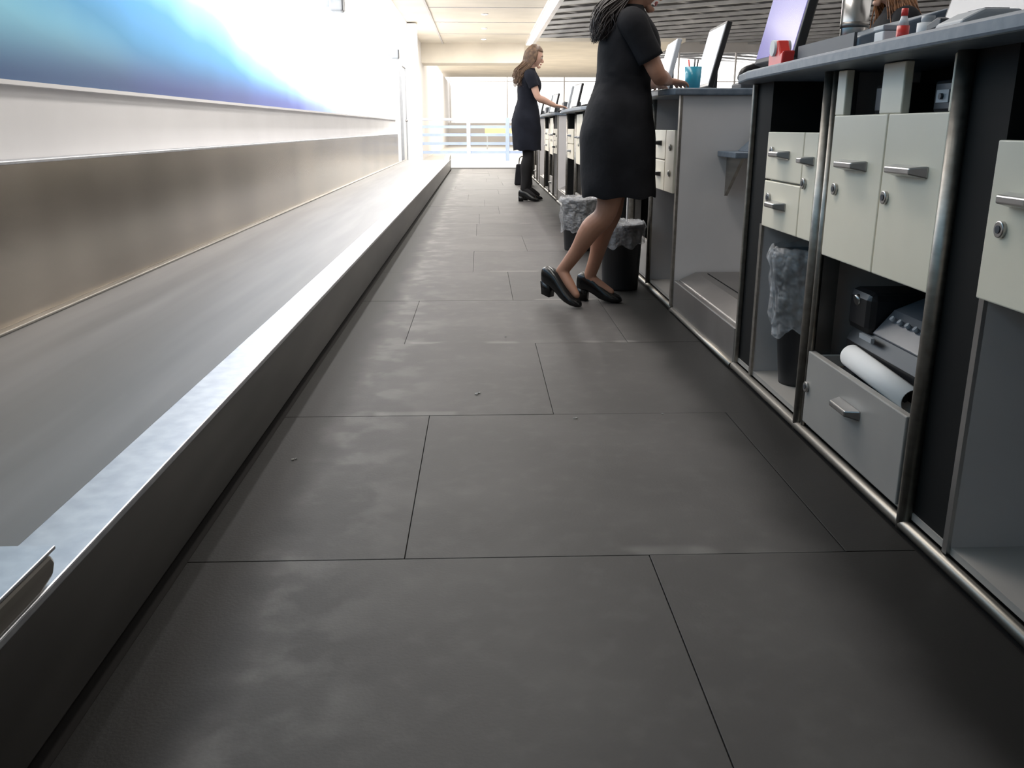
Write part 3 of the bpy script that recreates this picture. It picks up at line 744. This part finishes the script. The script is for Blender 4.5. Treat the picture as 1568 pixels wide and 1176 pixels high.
        vs=[]
        for (z,sc_) in ((0,.85),(hh+.01,1.0)):
            for (t,w_) in ((.00,-.022),(.00,.022),(.25,.026),(.25,-.026)):
                tt=.12+(t-.12)*sc_
                vs.append(bm.verts.new(hv+d*L*tt+sd*w_*sc_+Vector((0,0,z+lift*(1-t)))))
        for f in ((0,1,2,3),(7,6,5,4),(0,4,5,1),(1,5,6,2),(2,6,7,3),(3,7,4,0)): bm.faces.new([vs[i] for i in f])
        fin(bm,'shoe_'+s,M['leather'],smooth=True,bevel=.0)
    bm = bmesh.new()
    res = bmesh.ops.create_uvsphere(bm,u_segments=36,v_segments=24,radius=1)
    kill=[]
    for f in bm.faces:
        c_=f.calc_center_median()
        if c_.x>.28 and c_.z<.48 : kill.append(f)
        elif c_.z<-.45: kill.append(f)
    bmesh.ops.delete(bm,geom=kill,context='FACES')
    for v in bm.verts:
        x,y,z=v.co; k=1+.035*math.sin(y*40)*.6
        v.co = H@Vector((x*.105*k-.008,y*.087*k,z*.126*k+.004))
    o=fin(bm,'hair_cap',hair['mat'],smooth=True); sd=o.modifiers.new('t','SOLIDIFY'); sd.thickness=.01; sd.offset=-1
    bm = bmesh.new()
    for i in range(hair['n']):
        ph = math.radians(random.uniform(*hair['phi'])); 
        a = Vector((math.cos(ph),math.sin(ph),0))
        p0 = H@Vector((a.x*.05-.01,a.y*.04,.118)); p1=H@Vector((a.x*.108-.008,a.y*.09,.03)); p2=H@Vector((a.x*.105-.012,a.y*.09,-.07))
        sw = random.uniform(-1,1)
        end = Vector(hair['end'])+Vector((random.uniform(-1,1)*hair['spread'][0],a.y*hair['spread'][1]+sw*.01,random.uniform(-.5,1)*hair['spread'][2]))
        wv = hair.get('wave',.015)
        mid = p2.lerp(end,.5)+Vector((random.uniform(-wv,wv),random.uniform(-wv,wv),0))+Vector(hair.get('bulge',(0,0,0)))
        m2 = mid.lerp(end,.5)+Vector((random.uniform(-wv,wv),random.uniform(-wv,wv),0))
        r_=random.uniform(.0018,.0038)
        tube(bm,[p0,p1,p2,mid,m2,end],[r_*.7,r_,r_*1.1,r_,r_*.8,.0008],5,sub=3,caps=False)
    hc = V('head'); en = Vector(hair['end'])
    tube(bm,[H@Vector((-.045,0,.02)),H@Vector((-.052,0,-.07)),(H@Vector((-.055,0,-.08))).lerp(en,.5)+Vector(hair.get('bulge',(0,0,0))),en+Vector((0,0,.03))],
         [(.060,.045),(.062,.040),(hair['spread'][1]*.75,.026),(hair['spread'][1]*.5,.014)],16,ref=(0,1,0))
    fin(bm,'hair_strands',hair['mat'],smooth=True)
    return root

J1 = dict(pelvis=(.055,0,.87),spine=(.065,0,1.03),chest=(.085,0,1.19),neckbase=(.085,0,1.345),head=(.145,0,1.475),
    Rhip=(.05,-.085,.84),Lhip=(.05,.085,.84),Rknee=(-.005,-.07,.46),Lknee=(.045,.075,.46),Rankle=(-.205,-.0,.165),Lankle=(-.06,.095,.115),
    Rtoe=(-.13,-.09,.03),Ltoe=(.06,.035,.03),Rsh=(.075,-.16,1.29),Lsh=(.10,.16,1.29),Rel=(.20,-.165,1.065),Lel=(.17,.22,1.075),
    Rwr=(.282,.03,1.052),Lwr=(.28,.38,1.052),Rhd=(.6,.7,-.02),Lhd=(.3,.9,-.02))
D1 = [(.055,-.005,.53,.170,.185),(.055,-.005,.56,.172,.187),(.052,0,.68,.172,.192),(.045,0,.82,.168,.192),(.048,0,.92,.150,.175),(.062,0,1.03,.122,.140),
      (.07,0,1.09,.122,.138),(.088,0,1.18,.138,.148),(.088,0,1.25,.125,.155),(.082,0,1.31,.090,.140),(.080,0,1.345,.070,.095),(.082,0,1.37,.060,.066)]
woman('airline_agent_woman',(.60,4.30,.008),0,J1,D1,22,dict(skin=M['skin'],dress=M['dress']),
   dict(mat=M['hairdark'],n=700,phi=(100,260),end=(-.05,-.04,1.235),spread=(.04,.07,.05),bulge=(-.02,0,0),wave=.022),
   dict(R=((-.295,.04,0),(-.120,-.105,0),.05,.055),L=((-.115,.125,0),(.10,.025,0),0,.055)),sleeve_f=.70)

J2 = dict(pelvis=(-.03,0,.92),spine=(-.02,0,1.08),chest=(0,0,1.26),neckbase=(.01,0,1.43),head=(.06,0,1.575),
    Rhip=(-.03,-.085,.90),Lhip=(-.03,.085,.90),Rknee=(-.01,-.075,.50),Lknee=(.0,.085,.50),Rankle=(-.06,-.085,.13),Lankle=(.0,.095,.13),
    Rtoe=(.08,-.11,.03),Ltoe=(.14,.11,.03),Rsh=(.0,-.165,1.37),Lsh=(.02,.165,1.37),Rel=(.09,-.20,1.14),Lel=(.12,.17,1.14),
    Rwr=(.28,-.15,1.055),Lwr=(.30,.08,1.055),Rhd=(.9,.15,-.12),Lhd=(.9,-.1,-.12))
D2 = [(-.02,0,.57,.155,.185),(-.02,0,.60,.155,.187),(-.025,0,.74,.160,.192),(-.035,0,.88,.160,.190),(-.03,0,.98,.140,.170),(-.02,0,1.10,.112,.135),
      (-.01,0,1.17,.118,.138),(.003,0,1.26,.132,.148),(.003,0,1.33,.118,.155),(.003,0,1.39,.085,.138),(.005,0,1.425,.065,.090),(.008,0,1.45,.056,.062)]
woman('airline_agent_woman',(.575,10.8,.008),0,J2,D2,14,dict(skin=M['skin2'],dress=M['navy']),
   dict(mat=M['hairblond'],n=420,phi=(80,280),end=(-.12,-.03,1.28),spread=(.06,.10,.08),bulge=(-.03,0,0),wave=.025),
   dict(R=((-.12,-.08,0),(.115,-.12,0),0,.05),L=((-.06,.09,0),(.175,.12,0),0,.05)),sleeve_f=.55,tights=True,scale=1.035)

woman('passenger_woman',(2.17,4.85,0),180,J2,D2,10,dict(skin=M['skin2'],dress=M['dress']),
   dict(mat=M['hairbrown'],n=600,phi=(50,310),end=(-.03,0,1.20),spread=(.08,.15,.08),bulge=(0,0,0),wave=.03),
   dict(R=((-.12,-.08,0),(.115,-.12,0),0,.05),L=((-.06,.09,0),(.175,.12,0),0,.05)),sleeve_f=.8,tights=True)

# ---------------------------------------------------------------- lights
def area(name, loc, rot, sx, sy, p, col=(1,1,1)):
    l = bpy.data.lights.new(name,'AREA'); l.shape='RECTANGLE'; l.size=sx; l.size_y=sy; l.energy=p; l.color=col
    o = bpy.data.objects.new(name,l); COL.objects.link(o); o.location=loc; o.rotation_euler=rot
    return o
area('aisle_strip_light',(1.34,15,3.02),(0,0,0),.10,20,170,(1,.97,.93))
area('near_aisle_fill',(0,4.5,3.07),(0,0,0),.5,4.0,62,(1,.95,.89))  # added fill with no fixture, brightens the near aisle and counters
area('wall_wash_light',(-1.15,14,3.0),(0,math.radians(20),0),.12,18,250,(1,.97,.96))
area('hall_fill',(8,12,4.85),(0,0,0),10,22,680,(1,.97,.93))  # unseen panel added out of view to fill the hall
area('far_hall_fill',(2.5,35,3.2),(0,0,0),8,12,1000,(1,.94,.84))  # added fill without a fixture, brightens the far hall
area('aisle_end_fill',(0,21,3.05),(0,0,0),1.4,7,420,(1,.97,.9))  # extra fill added to brighten the far end of the aisle

# ---------------------------------------------------------------- camera
cam = bpy.data.cameras.new('camera'); co = bpy.data.objects.new('camera',cam); COL.objects.link(co)
co.location=(0,0,.85); co.rotation_euler=(math.radians(90-16.2),0,math.radians(-2.0))
cam.sensor_width=36; cam.lens=36*1350/1568; cam.clip_start=.02; cam.clip_end=200
sc.camera = co
